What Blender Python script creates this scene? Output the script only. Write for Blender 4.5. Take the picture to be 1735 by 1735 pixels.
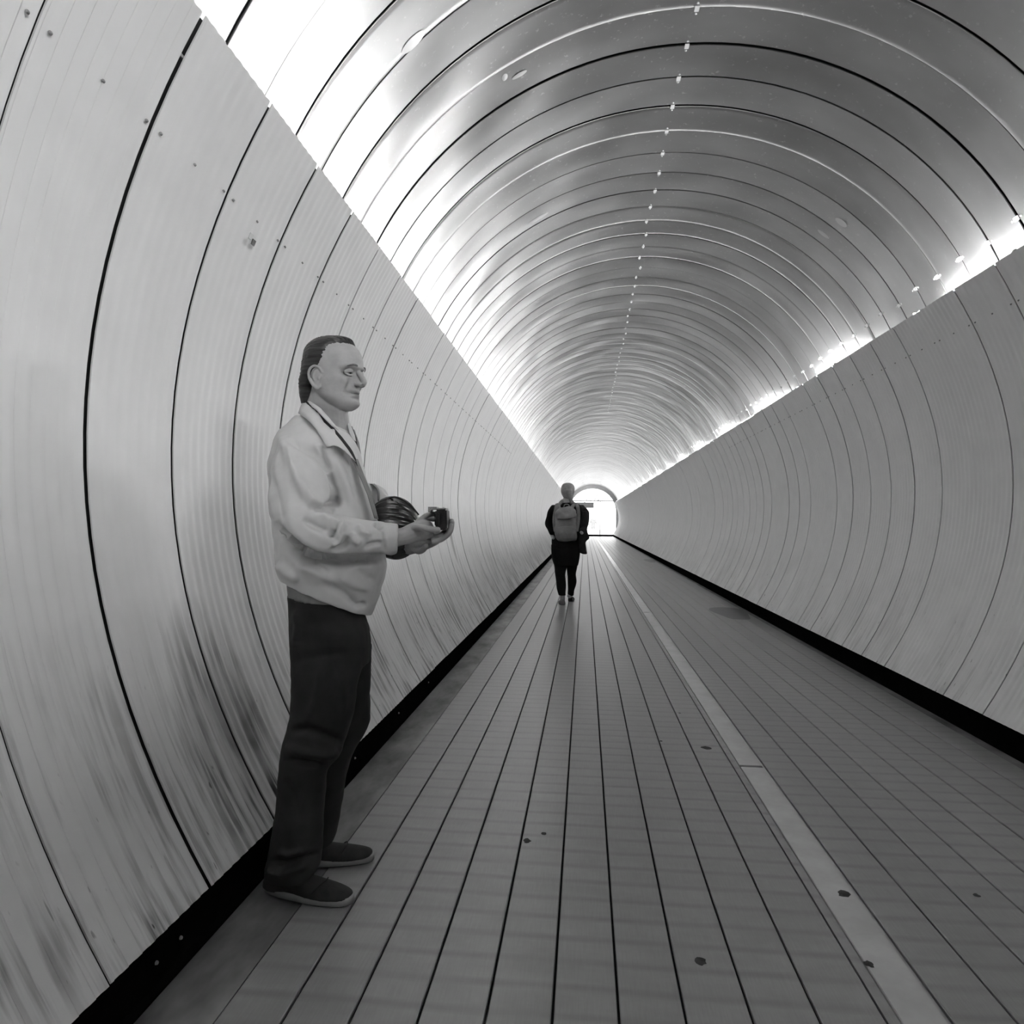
import bpy, bmesh, math, random
import numpy as np
from mathutils import Vector, Matrix, noise

random.seed(7); rng = np.random.default_rng(7)
SC = bpy.context.scene
COL = SC.collection
for o in list(bpy.data.objects): bpy.data.objects.remove(o)

# ------------------------------------------------------------------ camera
CAM_H = 1.22
YAW, ROLL = 0.1012, 0.0081
F = 1200.0 / 1735.0
cd = bpy.data.cameras.new('view_camera'); cam = bpy.data.objects.new('view_camera', cd); COL.objects.link(cam)
cd.sensor_fit = 'HORIZONTAL'; cd.sensor_width = 36.0; cd.lens = 36.0 * F
cd.shift_x = -1.8 / 1735; cd.shift_y = 14.1 / 1735; cd.clip_start = 0.05; cd.clip_end = 400
cam.matrix_world = (Matrix.Translation((0, 0, CAM_H)) @ Matrix.Rotation(YAW, 4, 'Z') @
                    Matrix.Rotation(math.pi / 2, 4, 'X') @ Matrix.Rotation(ROLL, 4, 'Z'))
SC.camera = cam

# ------------------------------------------------------------------ world, exposure
w = bpy.data.worlds.new('world'); SC.world = w; w.use_nodes = True
bg = w.node_tree.nodes['Background']; bg.inputs[0].default_value = (1, 1, 1, 1); bg.inputs[1].default_value = 3.4
LAMP_POWER = 300.0
SC.view_settings.view_transform = 'Standard'; SC.view_settings.look = 'None'
SC.view_settings.gamma = 1.0; SC.view_settings.use_curve_mapping = False
SC.view_settings.exposure = 0.0

# ------------------------------------------------------------------ tunnel measures (metres)
XC = 0.585                 # axis of the tunnel
VR, VZ = 2.164, 1.944      # vault radius, height of its centre
Y0, Y1 = -4.0, 57.0        # ends of the tunnel
PITCH_V, PITCH_W = 0.3155, 0.4415

def wall_w(z): return 2.062 - 0.236 * (z - 1.451) ** 2

# ------------------------------------------------------------------ materials
def grey(v): return (v, v, v, 1)
def new_mat(name, base=0.5, rough=0.5, metal=0.0, spec=0.5):
    m = bpy.data.materials.new(name); m.use_nodes = True
    b = m.node_tree.nodes['Principled BSDF']
    b.inputs['Base Color'].default_value = grey(base)
    b.inputs['Roughness'].default_value = rough
    b.inputs['Metallic'].default_value = metal
    b.inputs['Specular IOR Level'].default_value = spec
    return m, m.node_tree, b
def nd(t, kind, **kw):
    n = t.nodes.new(kind)
    for k, v in kw.items(): setattr(n, k, v)
    return n
def math_n(t, op, a, b=None, clamp=False):
    n = nd(t, 'ShaderNodeMath', operation=op); n.use_clamp = clamp
    for i, v in enumerate((a, b)):
        if v is None: continue
        if isinstance(v, (int, float)): n.inputs[i].default_value = v
        else: t.links.new(v, n.inputs[i])
    return n.outputs[0]
def ramp(t, v, a, b, va=0.0, vb=1.0):
    n = nd(t, 'ShaderNodeMapRange'); n.clamp = True
    t.links.new(v, n.inputs[0])
    for i, x in enumerate((a, b, va, vb)): n.inputs[i + 1].default_value = x
    return n.outputs[0]
def pos(t): return nd(t, 'ShaderNodeNewGeometry').outputs['Position']
def sep(t, v):
    n = nd(t, 'ShaderNodeSeparateXYZ'); t.links.new(v, n.inputs[0]); return n.outputs
def scaled(t, v, s):
    n = nd(t, 'ShaderNodeVectorMath', operation='MULTIPLY'); t.links.new(v, n.inputs[0]); n.inputs[1].default_value = s; return n.outputs[0]
def noise_n(t, v, scale, detail=3, rough=0.5):
    n = nd(t, 'ShaderNodeTexNoise'); t.links.new(v, n.inputs['Vector'])
    n.inputs['Scale'].default_value = scale; n.inputs['Detail'].default_value = detail; n.inputs['Roughness'].default_value = rough
    return n.outputs['Fac']
def to_grey(t, v, b):
    n = nd(t, 'ShaderNodeCombineColor')
    for i in range(3): t.links.new(v, n.inputs[i])
    t.links.new(n.outputs[0], b.inputs['Base Color'])
def bump(t, h, b, strength, dist):
    n = nd(t, 'ShaderNodeBump'); n.inputs['Strength'].default_value = strength; n.inputs['Distance'].default_value = dist
    t.links.new(h, n.inputs['Height']); t.links.new(n.outputs[0], b.inputs['Normal'])

def mat_vault():
    m, t, b = new_mat('brushed_aluminium', 0.7, 0.24, 1.0)
    p = pos(t); oi = nd(t, 'ShaderNodeObjectInfo').outputs['Random']
    spots = noise_n(t, p, 26, 4, 0.65); big = noise_n(t, scaled(t, p, (1, 1.6, 1)), 1.3, 3)
    z = sep(t, p)[2]
    crown = ramp(t, z, 3.3, 4.0, 0.25, 1.0)
    sp = math_n(t, 'MULTIPLY', ramp(t, spots, 0.62, 0.70), crown)
    base = math_n(t, 'ADD', ramp(t, big, 0.3, 0.7, 0.54, 0.72), math_n(t, 'MULTIPLY', math_n(t, 'SUBTRACT', oi, 0.5), 0.16))
    base = math_n(t, 'ADD', base, math_n(t, 'MULTIPLY', sp, 0.26))
    to_grey(t, base, b)
    r = math_n(t, 'ADD', ramp(t, big, 0.3, 0.7, 0.285, 0.31), math_n(t, 'MULTIPLY', sp, 0.008))
    t.links.new(r, b.inputs['Roughness'])
    wob = noise_n(t, scaled(t, p, (1, 1.2, 1)), 2.0, 0)
    bump(t, wob, b, 0.7, 0.025)
    return m

def mat_panel():
    m, t, b = new_mat('white_painted_steel', 0.72, 0.5, 0.0, 0.35)
    p = pos(t); x, y, z = sep(t, p)
    st = noise_n(t, scaled(t, p, (1, 18, 1.1)), 2.0, 3, 0.55)          # streaks along the ribs
    patch = noise_n(t, scaled(t, p, (1, 1, 1)), 2.3, 3, 0.6)
    low = ramp(t, z, 0.15, 0.95, 1.0, 0.0)
    grime = math_n(t, 'MULTIPLY', math_n(t, 'MULTIPLY', ramp(t, st, 0.47, 0.62), ramp(t, patch, 0.36, 0.58)), math_n(t, 'MULTIPLY', math_n(t, 'POWER', low, 0.8), ramp(t, x, 0.4, 0.6, 1.0, 0.3)), True)
    film = math_n(t, 'MULTIPLY', ramp(t, patch, 0.3, 0.75), math_n(t, 'MULTIPLY', low, 0.16))
    dot = math_n(t, 'MULTIPLY', ramp(t, noise_n(t, scaled(t, p, (1, 3.5, 1)), 17, 1), 0.74, 0.78), math_n(t, 'MULTIPLY', low, 0.5))
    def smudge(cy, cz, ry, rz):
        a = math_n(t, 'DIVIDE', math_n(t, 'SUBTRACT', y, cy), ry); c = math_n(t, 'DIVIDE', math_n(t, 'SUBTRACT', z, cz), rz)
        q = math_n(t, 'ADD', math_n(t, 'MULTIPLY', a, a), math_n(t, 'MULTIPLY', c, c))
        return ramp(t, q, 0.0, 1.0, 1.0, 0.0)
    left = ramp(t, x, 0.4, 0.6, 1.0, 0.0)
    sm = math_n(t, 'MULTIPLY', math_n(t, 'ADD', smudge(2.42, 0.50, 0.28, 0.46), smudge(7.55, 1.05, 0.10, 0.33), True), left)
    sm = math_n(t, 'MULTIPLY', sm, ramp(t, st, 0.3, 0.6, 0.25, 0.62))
    tot = math_n(t, 'ADD', math_n(t, 'ADD', math_n(t, 'MULTIPLY', grime, 0.62), film), math_n(t, 'ADD', dot, sm), True)
    fine = ramp(t, noise_n(t, p, 6, 2), 0.3, 0.7, 0.76, 0.80)
    to_grey(t, math_n(t, 'MULTIPLY', fine, math_n(t, 'SUBTRACT', 1.0, tot)), b)
    t.links.new(ramp(t, tot, 0, 1, 0.46, 0.65), b.inputs['Roughness'])
    bump(t, noise_n(t, scaled(t, p, (1, 1, .5)), 3, 2), b, 0.25, 0.01)
    return m

def mat_plank():
    m, t, b = new_mat('grey_floor_plank', 0.3, 0.4, 0.0, 0.5)
    p = pos(t); x, y, z = sep(t, p); oi = nd(t, 'ShaderNodeObjectInfo').outputs['Random']
    j = noise_n(t, p, 3.0, 3)
    yy = math_n(t, 'ADD', y, math_n(t, 'MULTIPLY', j, 0.02))
    fr = math_n(t, 'FRACT', math_n(t, 'DIVIDE', math_n(t, 'ADD', yy, 50.0), 0.11))
    dip = math_n(t, 'ABSOLUTE', math_n(t, 'SUBTRACT', fr, 0.5))
    band = ramp(t, dip, 0.04, 0.20, 1.0, 0.0)
    n2 = noise_n(t, scaled(t, p, (1.0, 2.0, 1)), 5.0, 4, 0.6)
    band = math_n(t, 'MULTIPLY', band, ramp(t, n2, 0.35, 0.62, 0.25, 1.0))
    grain = noise_n(t, scaled(t, p, (60, 4, 1)), 3.0, 2)
    spec = ramp(t, noise_n(t, scaled(t, p, (1, .8, 1)), 9, 2), 0.76, 0.80)
    base = math_n(t, 'ADD', ramp(t, n2, 0.3, 0.7, 0.24, 0.29), math_n(t, 'MULTIPLY', math_n(t, 'SUBTRACT', oi, .5), .03))
    base = math_n(t, 'MULTIPLY', base, math_n(t, 'SUBTRACT', 1.0, math_n(t, 'MULTIPLY', band, 0.25)))
    base = math_n(t, 'MULTIPLY', base, math_n(t, 'SUBTRACT', 1.0, math_n(t, 'MULTIPLY', spec, 0.5)))
    base = math_n(t, 'MULTIPLY', base, ramp(t, grain, 0.3, 0.7, 0.95, 1.05))
    to_grey(t, base, b)
    t.links.new(ramp(t, n2, .3, .7, .285, .34), b.inputs['Roughness'])
    bump(t, math_n(t, 'MULTIPLY', band, -1.0), b, 0.2, 0.003)
    return m

def mat_noise(name, lo, hi, scale, rough=0.7, metal=0.0, bstr=0.3, bdist=0.003, spec=0.4, stretch=(1, 1, 1)):
    m, t, b = new_mat(name, (lo + hi) / 2, rough, metal, spec)
    tc = nd(t, 'ShaderNodeTexCoord').outputs['Object']
    n = noise_n(t, scaled(t, tc, stretch), scale, 4, 0.6)
    to_grey(t, ramp(t, n, 0.3, 0.7, lo, hi), b)
    if bstr: bump(t, n, b, bstr, bdist)
    return m

M = {}
M['vault'] = mat_vault(); M['panel'] = mat_panel(); M['plank'] = mat_plank()
M['shell'] = mat_noise('dark_shell', .015, .03, 3)
M['black'] = mat_noise('black_rubber', .0008, .002, 9, 0.95, spec=.0)
def mat_matt(name, v):
    m = bpy.data.materials.new(name); m.use_nodes = True; t = m.node_tree
    t.nodes.remove(t.nodes['Principled BSDF']); d = nd(t, 'ShaderNodeBsdfDiffuse')
    n = noise_n(t, pos(t), 12, 3); c = nd(t, 'ShaderNodeCombineColor'); q = ramp(t, n, .3, .7, v * .6, v * 1.4)
    for i in range(3): t.links.new(q, c.inputs[i])
    t.links.new(c.outputs[0], d.inputs[0]); t.links.new(d.outputs[0], t.nodes['Material Output'].inputs[0]); return m
M['black'] = mat_matt('matt_black_rubber', .003)
M['gap'] = mat_noise('dark_joint_filler', .006, .012, 9, .9, spec=.1)  # near-black slab showing in the plank joints
M['gutter'] = mat_noise('worn_wet_concrete', .03, .26, 3.5, .45, bdist=.01, stretch=(1.4, .6, 1))
M['strip'] = mat_noise('worn_steel_strip', .50, .62, 6, .25, 0.35, .1)
M['clip'] = mat_noise('bright_clip', .9, .95, 6, .45, 0.1, 0)
M['screw'] = mat_noise('screw_head', .22, .34, 40, .4, 0.6, 0)
M['skin'] = mat_noise('skin', .34, .42, 30, .48, bstr=.25, bdist=.0015)
M['skin_hand'] = M['skin']
M['lip'] = mat_noise('lip', .27, .32, 60, .45)
M['hair'] = mat_noise('slicked_dark_hair', .003, .045, 16, .36, bstr=.4, bdist=.002, stretch=(.6, 1, 7))
M['brow'] = mat_noise('brow_hair', .10, .18, 60, .7)
M['jacket'] = mat_noise('light_cotton', .62, .70, 9, .75, bstr=.3, bdist=.004)
M['jacket_in'] = mat_noise('jacket_lining', .20, .26, 20, .8)
M['shirt'] = mat_noise('white_shirt', .62, .7, 20, .8)
M['dark_cloth'] = mat_noise('dark_collar_cloth', .02, .035, 30, .85)
M['rib'] = mat_noise('grey_jersey', .17, .22, 30, .85)
M['jeans'] = mat_noise('dark_denim', .006, .016, 14, .85, bstr=.35, bdist=.004)
M['shoe'] = mat_noise('dark_suede', .014, .028, 30, .85)
M['sole'] = mat_noise('rubber_sole', .26, .34, 20, .6)
M['eye'] = mat_noise('eyeball', .12, .18, 10, .15, bstr=0)
M['iris'] = mat_noise('iris', .01, .02, 10, .15, bstr=0)
M['cam'] = mat_noise('black_camera_body', .008, .014, 60, .35)
M['silver'] = mat_noise('silver_plastic', .6, .7, 30, .25, .8, 0)
M['glassy'] = mat_noise('lens_glass', .01, .02, 10, .05, bstr=0, spec=.9)
M['bag'] = mat_noise('glossy_black_pleats', .008, .014, 20, .22, bstr=0, spec=.9)
M['wblack'] = mat_noise('black_knit', .004, .008, 30, .9, spec=.15)
M['wcoat'] = mat_noise('charcoal_coat', .015, .03, 20, .85, spec=.2)
M['pack'] = mat_noise('grey_canvas', .15, .22, 14, .8, bstr=.4, bdist=.006)
M['wshoe'] = mat_noise('light_shoe', .07, .11, 20, .6)
M['whair'] = mat_noise('grey_hair', .12, .22, 30, .6, stretch=(1, 1, 4))
M['frame'] = mat_noise('white_door_frame', .6, .66, 5, .4, bstr=0)
M['sign'] = mat_noise('grey_sign_board', .25, .35, 5, .5, bstr=0)
M['pave'] = mat_noise('outdoor_paving', .5, .6, 3, .7)
M['bin'] = mat_noise('faded_cloth', .3, .4, 10, .8)
def mat_glass():
    m, t, b = new_mat('door_glass', 1.0, 0.02); b.inputs['Transmission Weight'].default_value = 1.0; b.inputs['IOR'].default_value = 1.05
    return m
M['glass'] = mat_glass()
def mat_tube(s):
    m, t, b = new_mat('lit_tube', .9, .5); b.inputs['Emission Color'].default_value = grey(1); b.inputs['Emission Strength'].default_value = s
    return m
M['tube'] = mat_tube(LAMP_POWER * .92)
M['tube_boost'] = mat_tube(LAMP_POWER * 2.1); M['tube_boost'].name = 'boosted_tube'  # boosted strength for the added tubes behind the camera
M['tube_dim'] = mat_tube(LAMP_POWER * .5); M['tube_dim'].name = 'dimmed_tube'  # left row set weaker so the vault edge burns out less

# ------------------------------------------------------------------ object helpers
def link(name, mesh, parent=None, smooth=False, mat=None):
    o = bpy.data.objects.new(name, mesh); COL.objects.link(o)
    if mat is not None and not mesh.materials: mesh.materials.append(mat)
    if smooth: mesh.shade_smooth()
    if parent is not None:
        o.parent = parent
        o.matrix_parent_inverse = Matrix.Translation(-parent.location) if parent.type == 'EMPTY' else Matrix()
    return o
def mesh_of(verts, faces, name='m'):
    me = bpy.data.meshes.new(name); me.from_pydata([tuple(v) for v in verts], [], faces); me.validate(); return me
def tag(o, label=None, cat=None, group=None, kind=None):
    if label: o['label'] = label
    if cat: o['category'] = cat
    if group: o['group'] = group
    if kind: o['kind'] = kind
    return o
def empty(name, loc, **kw):
    o = bpy.data.objects.new(name, None); COL.objects.link(o); o.location = loc; o.empty_display_size = .1
    return tag(o, **kw)
def box_vf(a, b):
    (x0, y0, z0), (x1, y1, z1) = a, b
    v = [(x0, y0, z0), (x1, y0, z0), (x1, y1, z0), (x0, y1, z0), (x0, y0, z1), (x1, y0, z1), (x1, y1, z1), (x0, y1, z1)]
    f = [(0, 3, 2, 1), (4, 5, 6, 7), (0, 1, 5, 4), (1, 2, 6, 5), (2, 3, 7, 6), (3, 0, 4, 7)]
    return v, f
def joined(parts):
    V, Fc = [], []
    for v, f in parts:
        n = len(V); V += [tuple(p) for p in v]; Fc += [tuple(i + n for i in q) for q in f]
    return V, Fc
def box(name, a, b, mat, parent=None, bev=0.0):
    me = mesh_of(*box_vf(a, b))
    if bev:
        bm = bmesh.new(); bm.from_mesh(me); bmesh.ops.bevel(bm, geom=bm.edges[:], offset=bev, segments=2, affect='EDGES'); bm.to_mesh(me); bm.free()
    return link(name, me, parent, mat=mat)
def rings_vf(rings, cap=True, closed=True):
    """rings: list of (n,3) arrays -> tube"""
    n = len(rings[0]); V = np.vstack(rings); Fc = []
    for i in range(len(rings) - 1):
        for j in range(n if closed else n - 1):
            k = (j + 1) % n
            Fc.append((i * n + j, i * n + k, (i + 1) * n + k, (i + 1) * n + j))
    V = [tuple(p) for p in V]
    if cap:
        c0 = len(V); V.append(tuple(np.mean(rings[0], 0))); V.append(tuple(np.mean(rings[-1], 0)))
        m = (len(rings) - 1) * n
        for j in range(n):
            k = (j + 1) % n
            Fc.append((c0, k, j)); Fc.append((c0 + 1, m + j, m + k))
    return V, Fc
def unit(v): v = np.asarray(v, float); return v / (np.linalg.norm(v) + 1e-12)
def tube_vf(pts, radii, n=10, flat=None, updir=None, rnd=True):
    """smooth tapered tube; radii scalar or (a,b); a along updir"""
    pts = [np.asarray(p, float) for p in pts]; R = [(r, r) if np.isscalar(r) else r for r in radii]
    # resample with catmull
    P, Q = [], []
    for i in range(len(pts) - 1):
        p0 = pts[max(i - 1, 0)]; p1 = pts[i]; p2 = pts[i + 1]; p3 = pts[min(i + 2, len(pts) - 1)]
        for s in np.linspace(0, 1, 5)[:-1]:
            P.append(.5 * ((2 * p1) + (-p0 + p2) * s + (2 * p0 - 5 * p1 + 4 * p2 - p3) * s * s + (-p0 + 3 * p1 - 3 * p2 + p3) * s ** 3))
            Q.append((R[i][0] * (1 - s) + R[i + 1][0] * s, R[i][1] * (1 - s) + R[i + 1][1] * s))
    P.append(pts[-1]); Q.append(R[-1])
    P = np.array(P); T = np.gradient(P, axis=0)
    rings = []; up0 = np.array(updir if updir is not None else (0, 0, 1.0))
    def ring(c, t, a, b):
        t = unit(t); u = unit(up0 - t * np.dot(up0, t)); s = np.cross(t, u)
        th = np.arange(n) / n * 2 * math.pi
        return c + np.outer(np.cos(th) * a, u) + np.outer(np.sin(th) * b, s)
    if rnd:
        for q in (.35, .75): rings.append(ring(P[0] - unit(T[0]) * Q[0][0] * (1 - q) * .8, T[0], Q[0][0] * math.sin(q * 1.57), Q[0][1] * math.sin(q * 1.57)))
    for i in range(len(P)): rings.append(ring(P[i], T[i], *Q[i]))
    if rnd:
        for q in (.75, .35): rings.append(ring(P[-1] + unit(T[-1]) * Q[-1][0] * (1 - q) * .8, T[-1], Q[-1][0] * math.sin(q * 1.57), Q[-1][1] * math.sin(q * 1.57)))
    return rings_vf(rings)
def sphere_vf(c, r, n=12, m=8):
    r = np.array(r if not np.isscalar(r) else (r, r, r), float); c = np.array(c, float); rings = []
    for i in range(1, m):
        a = math.pi * i / m
        th = np.arange(n) / n * 2 * math.pi
        rings.append(c + np.stack([np.cos(th) * math.sin(a) * r[0], np.sin(th) * math.sin(a) * r[1], np.full(n, math.cos(a)) * r[2]], 1))
    V, Fc = rings_vf(rings)
    V[-2] = tuple(c + np.array([0, 0, r[2]])); V[-1] = tuple(c - np.array([0, 0, r[2]]))
    return V, Fc
def fused(parts, voxel, smooth=3, factor=.5):
    """union of closed shapes as one continuous skin"""
    me = mesh_of(*joined(parts)); bm = bmesh.new(); bm.from_mesh(me); bmesh.ops.recalc_face_normals(bm, faces=bm.faces[:]); bm.to_mesh(me); bm.free()
    o = bpy.data.objects.new('tmp', me); COL.objects.link(o)
    r = o.modifiers.new('r', 'REMESH'); r.mode = 'VOXEL'; r.voxel_size = voxel; r.adaptivity = 0
    if smooth:
        s = o.modifiers.new('s', 'SMOOTH'); s.iterations = smooth; s.factor = factor
    dg = bpy.context.evaluated_depsgraph_get()
    out = bpy.data.meshes.new_from_object(o.evaluated_get(dg))
    bpy.data.objects.remove(o); bpy.data.meshes.remove(me); out.materials.clear()
    return out
def get_co(me):
    a = np.empty(len(me.vertices) * 3); me.vertices.foreach_get('co', a); return a.reshape(-1, 3)
def get_no(me):
    a = np.empty(len(me.vertices) * 3); me.vertex_normals.foreach_get('vector', a); return a.reshape(-1, 3)
def set_co(me, a): me.vertices.foreach_set('co', a.ravel()); me.update()

# view of the camera, used to take the measures of figures off the photograph
def at(px, py, d):
    """point at camera depth d (m) seen at photo pixel px,py"""
    c, s = math.cos(-ROLL), math.sin(-ROLL)
    dx, dy = px - 991.1, py - 882.6
    u = c * dx - s * dy; v = s * dx + c * dy
    xr = (u / 1200 + math.tan(YAW) ) * d - 0.0
    xr = (u / 1200) * d + math.tan(YAW) * d * 1.0
    xc = xr - 2 * 0  # camera right
    xcam = (u + 1200 * math.tan(YAW)) / 1200 * d
    X = xcam * math.cos(YAW) - d * math.sin(YAW); Y = xcam * math.sin(YAW) + d * math.cos(YAW)
    return np.array([X, Y, CAM_H - v / 1200 * d])
def pix(P):
    P = np.asarray(P); X, Y, Z = P[:, 0], P[:, 1], P[:, 2] - CAM_H
    xr = X * math.cos(YAW) + Y * math.sin(YAW); d = Y * math.cos(YAW) - X * math.sin(YAW)
    u = 1200 * xr / d - 1200 * math.tan(YAW); v = -1200 * Z / d
    c, s = math.cos(ROLL), math.sin(ROLL)
    return 991.1 + c * u - s * v, 882.6 + s * u + c * v, d
DIR = np.array([-math.sin(YAW), math.cos(YAW), 0.0])       # away from the camera
def m_of(px, d): return px * d / 1200

# ================================================================== THE TUNNEL
# ceiling: dark shell with curved plates
def arc_shell(R, a0, a1, n, y0, y1, th=.03):
    A = np.linspace(a0, a1, n); rings = []
    out = []
    for a in A:
        for r, y in ((R, y0), (R + th, y0), (R + th, y1), (R, y1)): out.append((XC + r * math.sin(a), y, VZ + r * math.cos(a)))
    Fc = []
    for i in range(n - 1):
        for j in range(4):
            k = (j + 1) % 4; Fc.append((i * 4 + j, i * 4 + k, i * 4 + 4 + k, i * 4 + 4 + j))
    Fc.append((0, 1, 2, 3)); Fc.append(tuple((n - 1) * 4 + j for j in (3, 2, 1, 0)))
    return out, Fc
ceiling = tag(link('ceiling', mesh_of(*arc_shell(VR + .045, -math.radians(98), math.radians(98), 61, Y0, Y1)), mat=M['shell']), kind='structure')
ANG = math.radians(97)
def plate_mesh(gap, bulge, soft=False):
    L = PITCH_V - gap
    prof = [(0.0, .006), (0.0, .0005), (.002, -.0008)] + [(L * q, -.0008 - bulge * math.sin(math.pi * q)) for q in (.12, .3, .5, .7, .88)] + [(L - .002, -.0008), (L, .0005), (L, .004)]
    A = np.linspace(-ANG, ANG, 73); V = []; n = len(prof)
    for a in A:
        for y, r in prof: V.append(((VR + r) * math.sin(a), y, (VR + r) * math.cos(a)))
    Fc = [(i * n + j, i * n + j + 1, (i + 1) * n + j + 1, (i + 1) * n + j) for i in range(72) for j in range(n - 1)]
    me = mesh_of(V, Fc, 'plate'); me.materials.append(M['vault']); me.shade_smooth()
    if not soft: me.set_sharp_from_angle(angle=math.radians(12))
    return me
plates = [plate_mesh(g, b, q) for g, b, q in ((.009, .0004, False), (.013, .0008, False), (.018, .0010, False), (.010, .0001, True))]
ring0 = 4.373 - PITCH_V * 26
k = 0; yy = ring0
seams_v = []
while yy < Y1:
    o = link('curved_plate', plates[rng.integers(4)], ceiling)
    o.location = (XC, yy + .003, VZ)
    o.rotation_euler = (rng.normal(0, .0022), rng.normal(0, .003), rng.normal(0, .0022))
    seams_v.append(yy); yy += PITCH_V
# clips across the joints, one at the crown and one over each lamp row
def clip_mesh():
    parts = [box_vf((-.013, -.022, -.005), (.013, .022, -.001))]
    for s in (-1, 1):
        parts.append(sphere_vf((0, s * .042, -.002), (.007, .007, .004), 8, 4))
    me = mesh_of(*joined(parts), 'clip'); me.materials.append(M['clip']); return me
cm = clip_mesh()
for yy in seams_v:
    if yy < .3 or yy > 19: continue
    for a in (-.0, 61.5, -65.0):
        a = math.radians(a + rng.normal(0, .25)); r = VR - .003
        o = link('clip', cm, ceiling)
        o.location = (XC + r * math.sin(a), yy + .003, VZ + r * math.cos(a)); o.rotation_euler = (0, a, 0)
# lighter oval polished marks on a few plates
def at_vault(px, py):
    lo = at(px, py, 1.0) - np.array([0, 0, CAM_H]); lo = np.array([lo[0], lo[1], lo[2]])
    for d in np.arange(.5, 30, .005):
        p = lo * d
        if math.hypot(p[0] - XC, p[2] + CAM_H - VZ) > VR - .006: return np.array([p[0], p[1], p[2] + CAM_H])
pm, pt, pb = new_mat('light_oval_metal', .85, .38, 1.0)
for px, py, ra, rb in ((700, 72, .075, .035), (880, 127, .05, .02), (855, 131, .02, .03), (912, 370, .10, .03), (1395, 397, .06, .025), (1425, 377, .055, .04)):
    c = at_vault(px, py); a = math.atan2(c[0] - XC, c[2] - VZ)
    V = [(0, 0, -.001)] + [(ra * math.cos(t), rb * math.sin(t), 0) for t in np.arange(20) / 20 * 6.2832]
    o = link('polished_mark', mesh_of(V, [(0, i + 1, (i + 1) % 20 + 1) for i in range(20)]), ceiling, mat=pm)
    o.location = c; o.rotation_euler = (0, a, 0)

# side walls of ribbed white panels
def panel_mesh(side, gap, depth=.0055):
    L = PITCH_W - gap; nr = 8; p = L / nr
    prof = [(0.0, .005), (0.0, 0.0)]
    for i in range(nr):
        for q, h in ((.08, 0), (.16, 0), (.30, 1), (.62, 1), (.78, 0)): prof.append((p * (i + q), depth * h))
    prof += [(L - .001, 0.0), (L, 0.0), (L, .005)]
    Z = np.linspace(.145, 2.69, 26); n = len(prof); V = []
    for z in Z:
        w_ = wall_w(z); dw = -.472 * (z - 1.451); nx, nz = 1 / math.hypot(1, dw), -dw / math.hypot(1, dw)
        for y, r in prof: V.append((side * (w_ + r * nx), y, z + r * nz))
    Fc = []
    for i in range(len(Z) - 1):
        for j in range(n - 1):
            q = (i * n + j, i * n + j + 1, (i + 1) * n + j + 1, (i + 1) * n + j); Fc.append(q if side < 0 else q[::-1])
    me = mesh_of(V, Fc, 'ribbed_panel'); me.materials.append(M['panel'])
    me.shade_smooth()
    me.set_sharp_from_angle(angle=math.radians(35)) if hasattr(me, 'set_sharp_from_angle') else None
    # returned lip at the top edge
    return me
def screw_mesh():
    me = mesh_of(*joined([tube_vf([(0, 0, 0), (0, 0, .004), (0, 0, .006)], [.0055, .005, .0035], 8, rnd=False, updir=(0, 1, 0))]), 'screw')
    me.materials.append(M['screw']); return me
sm_ = screw_mesh()
walls = {}
for side, nm, ph in ((-1, 'wall_left', 1.971), (1, 'wall_right', 4.697)):
    # dark backing that carries the panels
    Z = np.linspace(.15, 2.693, 16); V = []; Fc = []
    for z in Z:
        for t_ in (.026, .044):
            for y in (Y0, Y1): V.append((XC + side * (wall_w(z) + t_), y, z))
    for i in range(len(Z) - 1):
        a = i * 4; Fc += [(a, a + 1, a + 5, a + 4), (a + 2, a + 6, a + 7, a + 3)]
    Fc += [(0, 2, 3, 1)]; e = (len(Z) - 1) * 4; Fc += [(e, e + 1, e + 3, e + 2)]
    wall = tag(link(nm, mesh_of(V, Fc), mat=M['shell']), kind='structure'); walls[side] = wall
    pmesh = [panel_mesh(side, g) for g in (.009, .014, .018)]
    yy = ph - PITCH_W * math.floor((ph - Y0) / PITCH_W)
    while yy < Y1 - .2:
        j = rng.choice([0, 1, 1, 2, 2])
        if side < 0 and 1.3 < yy < 5: j = 2
        o = link('ribbed_panel', pmesh[j], wall)
        tilt = rng.normal(0, .0012); o.rotation_euler = (0, 0, tilt); o.location = (XC + side * rng.normal(0, .0015), yy + .003, 0)
        if .8 < yy < 12:
            z = 2.37 if side < 0 else 2.47
            for dy in (.035, PITCH_W * .5, PITCH_W - .035):
                w_ = wall_w(z); dw = -.472 * (z - 1.451)
                s = link('screw', sm_, wall); s.location = (XC + side * (w_ - .001), yy + dy, z)
                s.rotation_euler = (0, -side * (math.pi / 2 + math.atan(-dw) * -1), 0)
        yy += PITCH_W

# skirtings: black rubber, set a little behind the foot of the panels
for side, nm in ((-1, 'baseboard_left'), (1, 'baseboard_right')):
    xa = wall_w(.145) + .015
    pr = [(xa, .150), (xa + .012, .152), (xa + .03, .152), (xa + .03, -.02), (xa - .012, -.02), (xa - .012, .0), (xa - .002, .02)]
    V = [(XC + side * x, y, z) for y in (Y0, Y1) for x, z in pr]; n = len(pr)
    Fc = [(j, (j + 1) % n, n + (j + 1) % n, n + j) for j in range(n)] + [tuple(range(n)), tuple(range(2 * n - 1, n - 1, -1))]
    bb = tag(link(nm, mesh_of(V, Fc), mat=M['black']), kind='structure')
    if side < 0:
        for yv in (1.72, 1.83, 2.55, 3.3, 4.1, 4.9):
            s = link('screw', sm_, bb); s.location = (XC - xa + .001, yv, .075); s.rotation_euler = (0, math.pi / 2, 0)

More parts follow.
